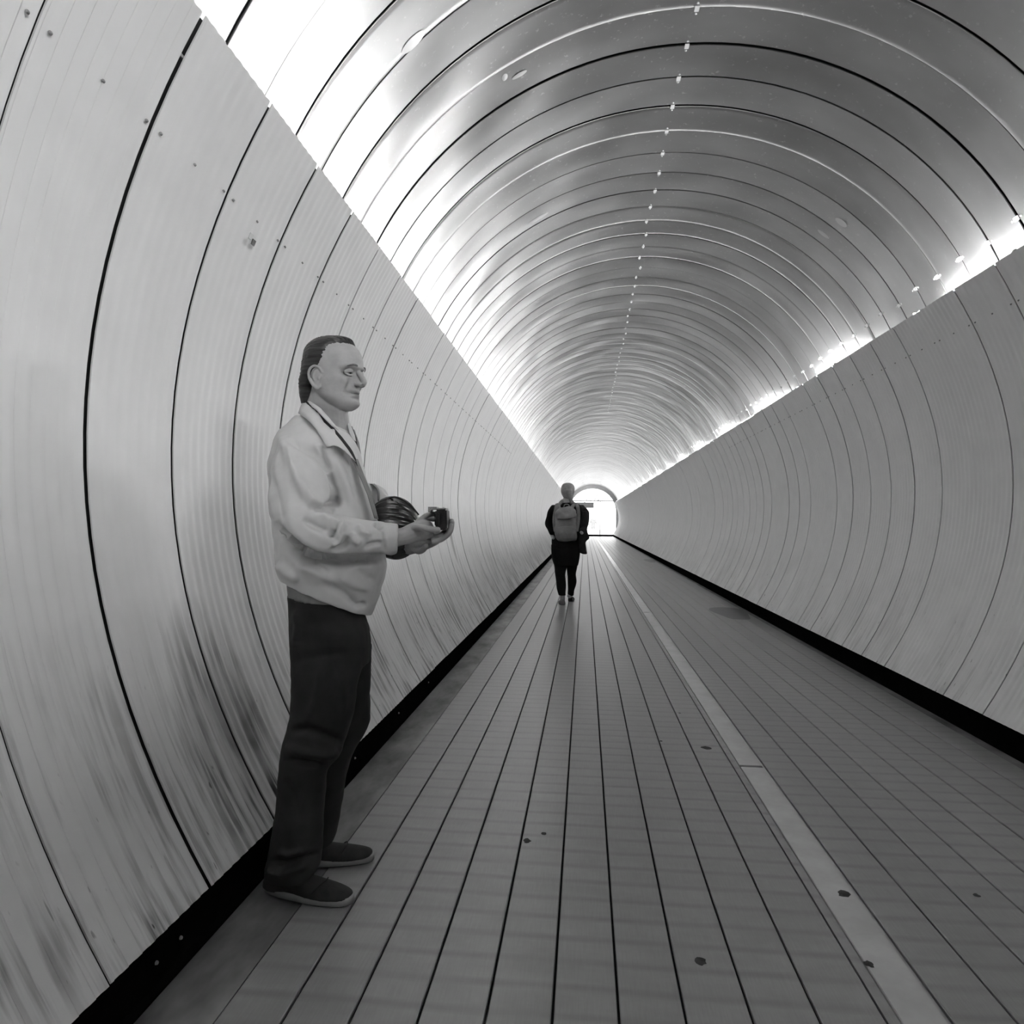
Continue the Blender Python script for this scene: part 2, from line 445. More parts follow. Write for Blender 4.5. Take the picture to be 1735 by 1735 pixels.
# floor
floor = tag(box('floor', (XC - 2.1, Y0, -.12), (XC + 2.1, Y1 + .2, -.012), M['gap']), kind='structure')
def plank_mesh(w_):
    g = .0035; h = .0025
    pr = [(g, -.012), (g, -h), (g + h, 0), (w_ - g - h, 0), (w_ - g, -h), (w_ - g, -.012)]
    V = [(x, y, z) for y in (Y0, Y1) for x, z in pr]; n = len(pr)
    Fc = [(j, n + j, n + (j + 1) % n, (j + 1) % n) for j in range(n)] + [tuple(range(n)), tuple(range(2 * n - 1, n - 1, -1))]
    me = mesh_of(V, Fc, 'plank'); me.materials.append(M['plank']); return me
pl, pr_ = plank_mesh(.1632), plank_mesh(.1596)
for i in range(10): link('floor_plank', pl, floor).location = (-.886 + .1632 * i, 0, 0)
for i in range(8): link('floor_plank', pr_, floor).location = (.905 + .1596 * i, 0, 0)
for x0, x1 in ((.749, .778), (.893, .902)): box('joint_filler', (x0, Y0, -.012), (x1, Y1, -.003), M['plank'], floor)
for y0, y1 in ((Y0, 3.62), (3.645, 9.6), (9.62, 15.6), (15.62, 30), (30.02, Y1)):
    box('steel_strip', (.780, y0, -.012), (.890, y1, .004), M['strip'], floor, .0015)
gut = tag(box('trim_1', (XC - 1.70, Y0, -.05), (-.888, Y1, -.006), M['gutter']), kind='structure')
gut = tag(box('trim_2', (2.185, Y0, -.05), (XC + 1.70, Y1, -.006), M['gutter']), kind='structure')
# dark spots of chewing gum and one leaf-like stain
gm = mat_noise('trodden_gum', .02, .04, 40, .8)
for x, y, r in ((.66, 3.91, .028), (.853, 2.42, .022), (-.209, 2.69, .017), (-.15, 2.76, .013), (.33, 2.01, .017), (.79, 2.045, .015), (.43, 4.0, .01), (1.29, 2.47, .012), (.61, 4.6, .009)):
    n = 12; V = [(0, 0, .0022)]
    for t_ in np.arange(n) / n * 6.2832:
        q = r * rng.uniform(.65, 1.1); V.append((q * math.cos(t_), q * 1.25 * math.sin(t_), 0.0002))
    o = link('gum_spot', mesh_of(V, [(0, i + 1, (i + 1) % n + 1) for i in range(n)]), floor, mat=gm)
    o.location = (x, y, .004 if .78 < x < .89 else .0)

# damp patches by the right skirting and a small tag stuck on the left wall
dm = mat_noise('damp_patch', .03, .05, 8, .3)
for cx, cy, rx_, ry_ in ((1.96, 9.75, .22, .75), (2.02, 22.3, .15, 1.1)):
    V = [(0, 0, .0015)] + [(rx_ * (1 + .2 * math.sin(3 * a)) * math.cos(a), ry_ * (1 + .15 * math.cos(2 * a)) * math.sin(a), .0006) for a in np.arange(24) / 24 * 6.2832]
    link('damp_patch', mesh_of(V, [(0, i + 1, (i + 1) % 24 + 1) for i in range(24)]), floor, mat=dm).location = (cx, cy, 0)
zt = 2.313; wt_ = wall_w(zt) - .004
for nm_, z0, mt in (('paper_tag', 0, M['shirt']), ('dark_tag', -.024, M['cam'])):
    tg_ = link(nm_, mesh_of(*box_vf((-.0012, -.013, -.011), (.0012, .013, .011))), walls[-1], mat=mt)
    tg_.location = (XC - wt_ - (-.472 * (zt - 1.451)) * -z0 * 1.0, 2.63, zt + z0); tg_.rotation_euler = (0, math.atan(.472 * (zt - 1.451)), 0)
# unseen dark wall added behind the camera to keep the near end dark
V = [(XC, Y0, VZ)] + [(XC + 2.3 * math.sin(a), Y0, VZ + 2.3 * math.cos(a)) for a in np.arange(48) / 48 * 6.2832]
V += [(x, Y0 - .1, z) for x, y, z in V]
Fc = [(0, i + 1, (i + 1) % 48 + 1) for i in range(48)] + [(49, 49 + (i + 1) % 48 + 1, 49 + i + 1) for i in range(48)] + [(i + 1, 49 + i + 1, 49 + (i + 1) % 48 + 1, (i + 1) % 48 + 1) for i in range(48)]
tag(link('wall_back', mesh_of(V, Fc), mat=M['shell']), kind='structure')

# far end: glazed portal with a fanlight, daylight behind
PY = Y1 - .15
def arch_ring(r0, r1, z0, y0, y1, n=40, sx=1.0):
    a = np.linspace(-math.pi / 2, math.pi / 2, n); V = []
    for q in a:
        for r, y in ((r0, y0), (r1, y0), (r1, y1), (r0, y1)): V.append((XC + r * sx * math.sin(q), y, z0 + r * math.cos(q)))
    Fc = [(i * 4 + j, i * 4 + (j + 1) % 4, i * 4 + 4 + (j + 1) % 4, i * 4 + 4 + j) for i in range(n - 1) for j in range(4)] + [(0, 3, 2, 1), tuple((n - 1) * 4 + j for j in range(4))]
    return V, Fc
portal = tag(link('wall_front', mesh_of(*arch_ring(1.86, 2.25, 1.944, PY, PY + .12)), mat=M['frame']), kind='structure')
for s in (-1, 1):
    box('side_jamb', (XC + s * 1.86 - (.39 if s < 0 else 0), PY, 0), (XC + s * 1.86 + (.39 if s > 0 else 0), PY + .12, 1.944), M['frame'], portal)
door = tag(empty('door_1', (XC, PY, 0)), kind='structure')
box('transom', (XC - 1.86, PY + .02, 2.78), (XC + 1.86, PY + .10, 2.86), M['frame'], door)
box('threshold', (XC - 1.86, PY + .02, .0), (XC + 1.86, PY + .10, .14), M['black'], door)
for x in (-.62, .62): box('mullion', (XC + x - .03, PY + .03, .14), (XC + x + .03, PY + .09, 2.78), M['frame'], door)
for i in range(3): box('glass_pane', (XC - 1.86 + i * 1.24 + .03, PY + .055, .14), (XC - 1.86 + (i + 1) * 1.24 - .03, PY + .065, 2.78), M['glass'], door)
for a in (-50, -18, 18, 50):
    a = math.radians(a); p0 = np.array([XC + .5 * math.sin(a), PY + .06, 2.86]); p1 = np.array([XC + 1.86 * math.sin(a), PY + .06, 1.944 + 1.86 * math.cos(a)])
    if p1[2] > 2.9: link('fan_bar', mesh_of(*tube_vf([p0, (p0 + p1) / 2, p1], [.03, .03, .03], 6, rnd=False, updir=(0, 1, 0))), door, mat=M['frame'])
box('sign_board', (XC - 1.3, PY - .06, 2.25), (XC + .1, PY - .02, 2.70), M['sign'], door, .01)
street = tag(box('ground', (XC - 12, Y1 + .2, -.12), (XC + 12, Y1 + 40, -.01), M['pave']), kind='structure')

# fluorescent tubes lying behind the top edge of the wall panels
def lamp(side, yc, L=1.2):
    x = XC + side * 1.81; z = 2.741 if side > 0 else 2.655
    lm = empty('tube_lamp', (x, yc, z - .075), label='lit fluorescent tube hidden behind the top edge of the %s wall panels' % ('left' if side < 0 else 'right'),
               cat='lamp', group='fluorescent tubes behind the %s wall' % ('left' if side < 0 else 'right'))
    th = np.arange(8) / 8 * 6.2832
    def cyl(r, y0, y1): return rings_vf([np.stack([x + r * np.cos(th), np.full(8, y), z + r * np.sin(th)], 1) for y in (y0, y1)])
    link('tube', mesh_of(*cyl(.016, yc - L / 2, yc + L / 2)), lm, True, M['tube_dim'] if side < 0 and yc > 3 else M['tube_boost'] if side > 0 and yc < 3 else M['tube'])
    box('housing', (x - .03, yc - L / 2 - .03, z - .075), (x + .03, yc + L / 2 + .03, z - .03), M['frame'], lm)
    for s in (-1, 1): box('socket', (x - .018, yc + s * (L / 2 + .012) - .012, z - .032), (x + .018, yc + s * (L / 2 + .012) + .012, z + .02), M['frame'], lm)
    # bracket back to the wall
    box('bracket', (min(x, x + side * .12), yc - .02, z - .08), (max(x, x + side * .12), yc + .02, z - .07), M['shell'], lm)
for i in range(18):
    y = 4.85 + 2.87 * i
    if y < Y1 - 1: lamp(1, y)
for i in range(20):
    y = 7.25 + 2.62 * i
    if y < Y1 - 1: lamp(-1, y)
lamp(-1, 1.60)
for y in (-.9, -2.5): lamp(1, y)  # unseen lamps added behind the camera to light man and near left wall

# ================================================================== FIGURES
def sec(xb, yb, xf, yf, d, rb, n=28, e=2.3, db=0.0):
    """one cross-section: back point, front point (photo px), camera depth, half thickness along the view (m)"""
    a, b = at(xb, yb, d + db), at(xf, yf, d - db); c = (a + b) / 2; h = (b - a) / 2; ray = unit((c - np.array([0, 0, CAM_H])) * np.array([1, 1, 0]))
    th = np.arange(n) / n * 2 * math.pi; cs, sn = np.cos(th), np.sin(th)
    x = np.sign(cs) * np.abs(cs) ** (2 / e); y = np.sign(sn) * np.abs(sn) ** (2 / e)
    return c + np.outer(x, h) + np.outer(y, ray * rb)
def resample(rings, k=4):
    R = np.array(rings); out = []
    for i in range(len(R) - 1):
        p0 = R[max(i - 1, 0)]; p1 = R[i]; p2 = R[i + 1]; p3 = R[min(i + 2, len(R) - 1)]
        for s in np.linspace(0, 1, k, endpoint=False):
            out.append(.5 * ((2 * p1) + (-p0 + p2) * s + (2 * p0 - 5 * p1 + 4 * p2 - p3) * s * s + (-p0 + 3 * p1 - 3 * p2 + p3) * s ** 3))
    out.append(R[-1]); return out
def loft(secs, k=4, **kw): return rings_vf(resample([sec(*q, **kw) for q in secs], k))
def limb(pts, n=14):
    """pts: (px, py, d, half width px, half thickness m)"""
    P = [at(p[0], p[1], p[2]) for p in pts]; R = [(p[4], m_of(p[3], p[2])) for p in pts]
    return tube_vf(P, R, n, updir=unit((P[0] - np.array([0, 0, CAM_H])) * np.array([1, 1, 0])))
def crease(me, lines, dmax=9.0, dmin=0.0):
    """folds in cloth: lines of (list of px points, amplitude m, width px)"""
    co = get_co(me); no = get_no(me); x, y, d = pix(co); disp = np.zeros(len(co))
    facing = (no @ DIR) < 0.25
    for pts, amp, wd in lines:
        pts = np.array(pts, float); best = np.full(len(co), 1e9); par = np.zeros(len(co)); n = len(pts) - 1
        for i in range(n):
            a, b = pts[i], pts[i + 1]; ab = b - a; t = np.clip(((x - a[0]) * ab[0] + (y - a[1]) * ab[1]) / (ab @ ab), 0, 1)
            q = np.hypot(x - a[0] - t * ab[0], y - a[1] - t * ab[1]); m = q < best; best[m] = q[m]; par[m] = (i + t[m]) / n
        fade = np.clip(np.sin(np.pi * np.clip(par, .02, .98)) * 1.6, 0, 1)
        disp += 1.6 * amp * np.exp(-(best / wd) ** 2) * fade
    disp[~facing | (d > dmax) | (d < dmin)] = 0
    set_co(me, co + no * disp[:, None])
def rumple(me, amp, sc, seed=0, stretch=(1, 1, 1)):
    co = get_co(me); no = get_no(me)
    q = co * np.array(stretch) * sc + seed
    n = np.array([noise.noise(Vector(p)) for p in q]); set_co(me, co + no * (n * amp)[:, None])
def band(name, lower, upper, dl, du, mat, parent, th=.004, sub=6):
    """a strip of cloth between two px polylines, each with its own depths"""
    def rs(P, D):
        P = np.array([at(p[0], p[1], d) for p, d in zip(P, D)]); t = np.linspace(0, len(P) - 1, 16); i = np.minimum(t.astype(int), len(P) - 2); f = (t - i)[:, None]
        return P[i] * (1 - f) + P[i + 1] * f
    A, B = rs(lower, dl), rs(upper, du); V = []; 
    for s in np.linspace(0, 1, 4): V += list(A * (1 - s) + B * s - DIR * .006 * math.sin(math.pi * s))
    Fc = [(i * 16 + j, i * 16 + j + 1, (i + 1) * 16 + j + 1, (i + 1) * 16 + j) for i in range(3) for j in range(15)]
    V2 = V + [v + DIR * th for v in V]; n = len(V)
    F2 = Fc + [tuple(k + n for k in reversed(f)) for f in Fc]
    rim = [j for j in range(16)] + [16 * r + 15 for r in (1, 2, 3)] + [48 + j for j in range(14, -1, -1)] + [16 * r for r in (2, 1)]
    F2 += [(rim[i], rim[(i + 1) % len(rim)], rim[(i + 1) % len(rim)] + n, rim[i] + n) for i in range(len(rim))]
    me = mesh_of(V2, F2); bm = bmesh.new(); bm.from_mesh(me); bmesh.ops.recalc_face_normals(bm, faces=bm.faces[:]); bm.to_mesh(me); bm.free()
    return link(name, me, parent, True, mat)

# ---- the man leaning near the left wall
man = empty('person', (-.88, 2.30, 0), label='older man in a pale jacket and dark trousers standing by the left wall', cat='person')
HD = 2.33                                     # camera depth of his head
HC = at(563, 693, HD)                         # below the ear, at chin height
turn = YAW - math.radians(21)                 # which way the face points
FWD = np.array([math.cos(turn), math.sin(turn), 0.0]); SIDE = np.array([math.sin(turn), -math.cos(turn), 0.0]); UPV = np.array([0, 0, 1.0])
tilt = math.radians(-2.0); FWD2 = FWD * math.cos(tilt) + UPV * math.sin(tilt); UP2 = UPV * math.cos(tilt) - FWD * math.sin(tilt)
def hd(f, s, u): return HC + FWD2 * f + SIDE * s + UP2 * u
def hmap(P): P = np.asarray(P); return HC + np.outer(P[:, 0], FWD2) + np.outer(P[:, 1], SIDE) + np.outer(P[:, 2], UP2)
def head_rings(S, n=72, e=2.25, pinch=.16):
    out = []
    for u, f, b, w_ in S:
        th = np.arange(n) / n * 2 * math.pi; c = (f + b) / 2; h = (f - b) / 2; cs, sn = np.cos(th), np.sin(th)
        x = np.sign(cs) * np.abs(cs) ** (2 / e); y = np.sign(sn) * np.abs(sn) ** (2 / e)
        y = y * (1 - pinch * np.clip(cs, 0, 1) ** 2)
        out.append(np.stack([c + h * x, w_ * y, np.full(n, u)], 1))
    return out
S = [(-.006, .074, .022, .022), (.004, .088, .004, .036), (.018, .094, -.016, .050), (.033, .092, -.036, .060), (.047, .090, -.050, .066), (.062, .091, -.062, .070),
     (.080, .091, -.072, .073), (.098, .092, -.081, .075), (.114, .094, -.087, .076), (.132, .100, -.090, .077), (.152, .100, -.091, .078), (.174, .094, -.090, .077),
     (.196, .081, -.082, .069), (.213, .060, -.070, .054), (.225, .032, -.052, .035), (.230, .004, -.034, .014)]
hr = resample(head_rings(S), 4)
H = np.vstack(hr)
def bumpf(P, c, amp, r, dirv=(1, 0, 0)):
    q = (P - np.array(c)) / np.array(r); g = np.exp(-(q ** 2).sum(1)); return P + np.outer(g * amp, unit(dirv))
for sg in (-1, 1):
    H = bumpf(H, (.086, sg * .033, .112), -.019, (.03, .021, .013))            # eye sockets
    H = bumpf(H, (.093, sg * .028, .130), .0105, (.03, .025, .0075))           # brow ridge
    H = bumpf(H, (.078, sg * .050, .086), .007, (.03, .020, .017), (.7, sg * .7, 0))   # cheekbone
    H = bumpf(H, (.080, sg * .052, .052), -.005, (.03, .016, .018), (.7, sg * .7, 0))  # hollow cheek
    H = bumpf(H, (.088, sg * .0345, .064), -.0095, (.03, .0055, .018))         # fold beside the nose and mouth
    H = bumpf(H, (.088, sg * .026, .044), -.004, (.03, .006, .007))            # mouth corner
    H = bumpf(H, (.086, sg * .045, .066), .005, (.03, .010, .020))
    H = bumpf(H, (.084, sg * .036, .0955), .005, (.03, .015, .0055))           # pouch under the eye
    H = bumpf(H, (.02, sg * .066, .028), .006, (.03, .02, .02), (0, sg, 0))    # jaw corner
    H = bumpf(H, (.04, sg * .076, .148), -.003, (.022, .02, .025), (0, sg, 0)) # temple
H = bumpf(H, (.09, 0, .0555), .0055, (.03, .026, .0055))     # upper lip
H = bumpf(H, (.09, 0, .0478), -.0105, (.03, .034, .0030))    # mouth line
H = bumpf(H, (.09, 0, .0405), .0065, (.03, .022, .0050))     # lower lip
H = bumpf(H, (.09, 0, .0290), -.006, (.03, .026, .006))
H = bumpf(H, (.088, 0, .013), .008, (.03, .024, .013))       # chin
H = bumpf(H, (.092, 0, .118), -.004, (.03, .010, .008))      # root of the nose
for k_ in range(4): H = bumpf(H, (.098, 0, .150 + .011 * k_), -.0016, (.03, .036, .0018))   # brow lines
nR = 72; rr = [H[i * nR:(i + 1) * nR] for i in range(len(hr))]
headV, headF = rings_vf(rr); head = (hmap(np.array(headV)), headF)
def hball(c, r, n=12, m=8):
    V, Fc = sphere_vf((0, 0, 0), r, n, m); V = np.array(V) + np.array(c); return hmap(V), Fc
def htube(pts, rad, n=10, up=(0, 1, 0)):
    V, Fc = tube_vf(pts, rad, n, updir=up); return hmap(np.array(V) - np.array([0, 0, EAR_DROP])), Fc
EAR_DROP = 0.0
nose = [htube([(.090, 0, .124), (.104, 0, .106), (.116, 0, .089), (.1205, 0, .081)], [(.007, .008), (.0075, .009), (.0088, .010), (.0078, .008)]),
        hball((.1165, 0, .080), (.0095, .009, .0075))] + [hball((.103, s * .0125, .0765), (.0135, .0062, .0072)) for s in (-1, 1)] + \
       [htube([(.090, 0, .076), (.110, 0, .074)], [.007, .005])]
def ear(s):
    global EAR_DROP
    EAR_DROP = .017; L = []
    cc = np.array([.0, s * .078, .105])
    rim = []
    for a in np.linspace(-.35, 4.5, 12):        # helix
        rim.append((cc[0] - .004 - .0165 * math.cos(a + .35) * (1 if a < 3 else .8) - .005, cc[1] + s * (.008 + .004 * math.sin(a * .6)), cc[2] + .008 + .030 * math.sin(a + .35 + 0)))
    pts = [(.010, s * .077, .122), (.004, s * .083, .136), (-.010, s * .088, .141), (-.023, s * .091, .134), (-.029, s * .092, .118), (-.027, s * .089, .100), (-.019, s * .084, .084), (-.009, s * .080, .074), (-.001, s * .077, .074), (.001, s * .075, .084)]
    L.append(htube(pts, [.0035, .004, .0042, .0045, .0045, .0045, .0048, .0058, .0055, .004], 8, up=(0, s, 0)))
    anti = [(-.004, s * .081, .128), (-.013, s * .085, .122), (-.017, s * .085, .108), (-.012, s * .082, .094)]
    L.append(htube(anti, [.003, .0035, .0035, .003], 8, up=(0, s, 0)))
    L.append(htube([(.004, s * .078, .108), (.003, s * .081, .102), (.002, s * .078, .096)], [.003, .0045, .003], 8, up=(0, s, 0)))   # tragus
    V, Fc = sphere_vf((0, 0, 0), (.022, .005, .031), 14, 8); V = np.array(V) + np.array([-.012, s * .078, .108 - .017]); L.append((hmap(V), Fc)); EAR_DROP = 0.0
    return L
neck = rings_vf(resample([sec(*q) for q in ((512, 655, 585, 668, 2.34, .055), (514, 682, 590, 700, 2.34, .056), (519, 700, 592, 716, 2.35, .058), (512, 724, 594, 740, 2.36, .068), (500, 750, 598, 765, 2.38, .09))], 4))
core = loft([(500, 735, 590, 752, 2.38, .10), (478, 765, 598, 780, 2.38, .17), (478, 850, 612, 850, 2.38, .17), (485, 930, 630, 930, 2.38, .17), (490, 1000, 620, 1000, 2.38, .15), (500, 1060, 618, 1060, 2.38, .15), (505, 1100, 610, 1100, 2.38, .14)])
def finger(pts, r=.0085):
    P = [at(*p) for p in pts]; n = len(P); R = [r * (1.0 - .10 * i / (n - 1)) for i in range(n)]; return tube_vf(P, R, 10, updir=DIR)
hands = [
    # near (right) hand: forearm, palm, thumb over the near face, index over the top, three fingers round the front
    limb([(505, 775, 2.22, 20, .042), (508, 850, 2.19, 20, .042), (528, 900, 2.16, 20, .040), (600, 914, 2.15, 18, .036), (650, 913, 2.15, 17, .031), (682, 909, 2.16, 15, .026), (700, 903, 2.17, 17, .026), (716, 898, 2.185, 18, .024), (728, 896, 2.20, 14, .020)]),
    finger([(702, 893, 2.15, ), (716, 894, 2.125), (730, 897, 2.115), (743, 898, 2.125)], .0105),
    finger([(706, 886, 2.19), (720, 875, 2.20), (732, 871, 2.215), (741, 872, 2.23)], .0092),
    finger([(712, 884, 2.21), (724, 879, 2.235), (735, 880, 2.255), (745, 882, 2.262)], .0088),
    finger([(716, 906, 2.20), (730, 909, 2.205), (744, 907, 2.22), (753, 901, 2.245)], .0088),
    finger([(710, 910, 2.21), (724, 914, 2.22), (737, 913, 2.24), (747, 908, 2.26)], .0080),
    # far (left) hand cradling from below, fingertips up in front
    limb([(575, 790, 2.60, 18, .04), (585, 845, 2.62, 18, .04), (628, 868, 2.58, 17, .036), (668, 912, 2.48, 15, .030), (690, 926, 2.40, 14, .026), (706, 922, 2.33, 14, .030), (722, 918, 2.28, 13, .034), (735, 914, 2.25, 11, .034)]),
    finger([(733, 917, 2.20), (748, 914, 2.195), (760, 903, 2.20), (764, 889, 2.205)], .0090),
    finger([(736, 914, 2.225), (752, 911, 2.22), (763, 900, 2.222), (766, 884, 2.225)], .0092),
    finger([(736, 912, 2.25), (752, 909, 2.245), (763, 897, 2.246), (765, 881, 2.248)], .0090),
    finger([(734, 910, 2.27), (748, 907, 2.268), (759, 897, 2.268), (761, 886, 2.27)], .0080),
    finger([(700, 928, 2.32), (708, 934, 2.27), (716, 932, 2.235), (722, 925, 2.215)], .0105)]
legs_in = [limb([(560, 1090, 2.32, 26, .07), (552, 1200, 2.28, 22, .06), (520, 1300, 2.25, 18, .05), (505, 1400, 2.23, 14, .04), (493, 1465, 2.22, 11, .03), (490, 1490, 2.21, 9, .028)]),
           limb([(575, 1090, 2.46, 24, .07), (580, 1200, 2.47, 20, .06), (557, 1300, 2.46, 16, .05), (545, 1400, 2.46, 13, .04), (535, 1430, 2.46, 10, .03), (528, 1443, 2.45, 8, .028)])]
body_me = fused([head] + nose + ear(1) + ear(-1) + [neck, core] + hands + legs_in, .0023, 1, .5)
body = link('body', body_me, man, True, M['skin'])
# eyes, lids, brows
for s in (-1, 1):
    e = link('eye', mesh_of(*hball((.0745, s * .031, .1115), .0122, 16, 12)), man, True, M['eye'])
    lk = link('iris', mesh_of(*hball((.0835, s * .0305, .1108), (.0046, .0066, .0050), 12, 8)), None, True, M['iris']); lk.parent = e
    link('eyelid', mesh_of(*htube([(.080, s * .014, .114), (.0875, s * .025, .1180), (.0865, s * .037, .1170), (.077, s * .048, .1110)], [(.005, .003), (.0066, .0036), (.0066, .0036), (.005, .003)], 8, up=(0, 0, 1))), man, True, M['skin'])
    link('eyelid', mesh_of(*htube([(.080, s * .016, .1070), (.0855, s * .027, .1030), (.083, s * .037, .1030), (.076, s * .046, .1070)], [.003, .0042, .0042, .003], 8, up=(0, 0, 1))), man, True, M['skin'])
    link('eyebrow', mesh_of(*htube([(.1010, s * .012, .131), (.1030, s * .022, .1345), (.0980, s * .036, .1345), (.086, s * .050, .129)], [(.003, .0015), (.0036, .0015), (.0032, .0015), (.0015, .001)], 8, up=(0, 0, 1))), man, True, M['brow'])
link('lips', mesh_of(*joined([htube([(.084, -.022, .0475), (.0945, -.010, .0515), (.0975, 0, .0512), (.0945, .010, .0515), (.084, .022, .0475)], [(.0012, .001), (.0022, .002), (.0024, .002), (.0022, .002), (.0012, .001)], 8, up=(0, 0, 1)),
     htube([(.084, -.020, .0462), (.0935, -.010, .0428), (.0955, 0, .0420), (.0935, .010, .0428), (.084, .020, .0462)], [(.0012, .001), (.0026, .002), (.0030, .0024), (.0026, .002), (.0012, .001)], 8, up=(0, 0, 1))])), man, True, M['lip'])
# hair: combed straight back, long at the nape
HS = [(.004, -.062, -.084, .030), (.014, -.050, -.098, .050), (.030, -.040, -.1015, .063), (.050, -.034, -.102, .071), (.072, -.030, -.102, .0765), (.092, -.020, -.1015, .080), (.112, .008, -.101, .082), (.132, .034, -.101, .0835),
      (.152, .054, -.101, .0835), (.170, .062, -.100, .0825), (.187, .066, -.097, .0785), (.203, .068, -.091, .0705), (.217, .064, -.080, .057), (.227, .058, -.066, .041), (.2345, .040, -.050, .024), (.237, .012, -.030, .008)]
hh = resample(head_rings(HS, 120, 2.2, .10), 5); HV, HF = rings_vf(hh); HV = np.array(HV)
phi = np.arctan2(HV[:, 2] - .10, np.abs(HV[:, 1]) + 1e-4); cn = HV - np.array([-.01, 0, .12]); nn = cn / np.linalg.norm(cn, axis=1)[:, None]
st = np.array([noise.noise(Vector((p * 26, x * 5 + z * 3, sgn * 3.))) * .6 + noise.noise(Vector((p * 60, x * 8, 7.))) * .4 for p, x, z, sgn in zip(phi, HV[:, 0], HV[:, 2], np.sign(HV[:, 1]))])
HV = HV + nn * (st * .0052)[:, None]
hair = link('hair', mesh_of(hmap(HV), HF), man, True, M['hair'])

# jacket
jt = loft([(500, 706, 590, 735, 2.37, .095), (484, 722, 600, 748, 2.37, .150), (466, 743, 607, 765, 2.37, .195), (455, 775, 613, 790, 2.37, .218), (453, 815, 621, 815, 2.37, .225), (456, 860, 632, 855, 2.37, .225),
           (461, 905, 643, 900, 2.37, .222), (465, 945, 652, 940, 2.37, .222), (468, 962, 655, 958, 2.37, .22), (470, 972, 652, 976, 2.37, .212), (472, 978, 645, 994, 2.37, .20), (474, 981, 638, 1018, 2.37, .192), (475, 983, 629, 1040, 2.37, .185)], e=2.5)
near = limb([(508, 762, 2.24, 34, .075), (509, 800, 2.20, 50, .088), (514, 845, 2.16, 55, .092), (519, 885, 2.13, 52, .086), (545, 908, 2.12, 42, .076), (590, 911, 2.12, 35, .066), (635, 912, 2.13, 31, .058), (655, 912, 2.14, 27, .051)])
cuff_n = rings_vf(resample([sec(*q, e=2.0) for q in ((646, 884, 648, 941, 2.14, .052), (660, 885, 661, 942, 2.145, .050), (674, 888, 673, 938, 2.15, .048))], 3))
far = limb([(556, 770, 2.54, 36, .075), (572, 815, 2.60, 38, .080), (592, 848, 2.62, 33, .07), (622, 842, 2.60, 25, .058), (640, 842, 2.57, 20, .05)])
cuff_f = rings_vf(resample([sec(*q, e=2.0) for q in ((634, 822, 626, 866, 2.58, .048), (650, 832, 640, 874, 2.55, .045), (660, 841, 650, 880, 2.53, .043))], 3))
jm = fused([jt, near, cuff_n, far, cuff_f], .0042, 5, .5)
rumple(jm, .006, 9, 3.3); rumple(jm, .003, 26, 9.1)
crease(jm, [
    ([(474, 730), (492, 775), (508, 820), (528, 850), (560, 868)], .015, 9),        # long ridge over the upper sleeve
    ([(484, 748), (500, 768), (530, 790), (560, 825), (570, 850)], .010, 8),
    ([(486, 752), (512, 756), (540, 772), (556, 805)], -.014, 6),
    ([(540, 752), (548, 778), (560, 800)], -.012, 5),
    ([(556, 800), (566, 830), (572, 862)], -.022, 6),
    ([(566, 770), (585, 820), (606, 868)], .008, 7),
    ([(522, 858), (545, 862), (566, 852), (572, 838)], -.018, 6),
    ([(533, 868), (556, 884), (580, 892)], .012, 6),
    ([(512, 878), (535, 892), (556, 900)], -.010, 6),
    ([(560, 912), (564, 898), (572, 884)], -.018, 5),
    ([(572, 914), (578, 896), (584, 884)], .014, 5),
    ([(560, 933), (580, 926), (592, 908)], -.013, 5), ([(562, 926), (576, 918), (586, 902)], .010, 4),
    ([(595, 900), (600, 915), (612, 922)], .010, 6), ([(602, 890), (614, 902), (630, 908)], .010, 6),
    ([(616, 928), (632, 922), (650, 920)], -.010, 4), ([(634, 884), (642, 890), (650, 897)], -.014, 4.5),
    ([(462, 880), (480, 908), (504, 930), (530, 945), (575, 953), (620, 950), (655, 944)], -.026, 7),
    ([(478, 915), (520, 950), (560, 975)], -.016, 7), ([(500, 955), (540, 968), (575, 988)], .009, 9),
    ([(468, 955), (490, 972), (510, 982)], .010, 8), ([(548, 985), (580, 1005), (606, 1024)], -.012, 6),
    ([(590, 1018), (606, 1026), (622, 1022)], -.012, 4), ([(575, 975), (600, 990), (632, 1000)], .008, 8),
    ([(600, 960), (620, 978), (640, 985)], -.006, 8), ([(566, 720), (560, 745), (566, 770)], .005, 6),
    ([(458, 800), (470, 850), (476, 890)], -.007, 8), ([(652, 886), (651, 915), (652, 940)], -.007, 3)], dmax=2.42)
jacket = link('jacket', jm, man, True, M['jacket'])
# zip facing, collars
zip_ = band('front_facing', [(594, 776), (606, 800), (622, 838), (634, 878)], [(606, 778), (617, 806), (630, 838), (641, 880)], [2.20, 2.165, 2.15, 2.155], [2.215, 2.20, 2.19, 2.19], M['jacket_in'], man, .004)
link('shirt', fused([loft([(514, 700, 590, 724, 2.36, .060), (510, 716, 596, 742, 2.36, .075), (512, 740, 601, 770, 2.36, .085), (530, 780, 612, 800, 2.36, .10)])], .005, 2), man, True, M['shirt'])
band('jacket_collar', [(505, 700), (521, 711), (535, 727), (545, 742), (553, 757), (568, 754), (584, 762)], [(515, 678), (538, 697), (548, 715), (563, 729), (577, 746), (590, 763), (602, 782)],
     [2.31, 2.22, 2.195, 2.17, 2.155, 2.145, 2.14], [2.32, 2.245, 2.23, 2.21, 2.19, 2.175, 2.165], M['jacket'], man, .006)
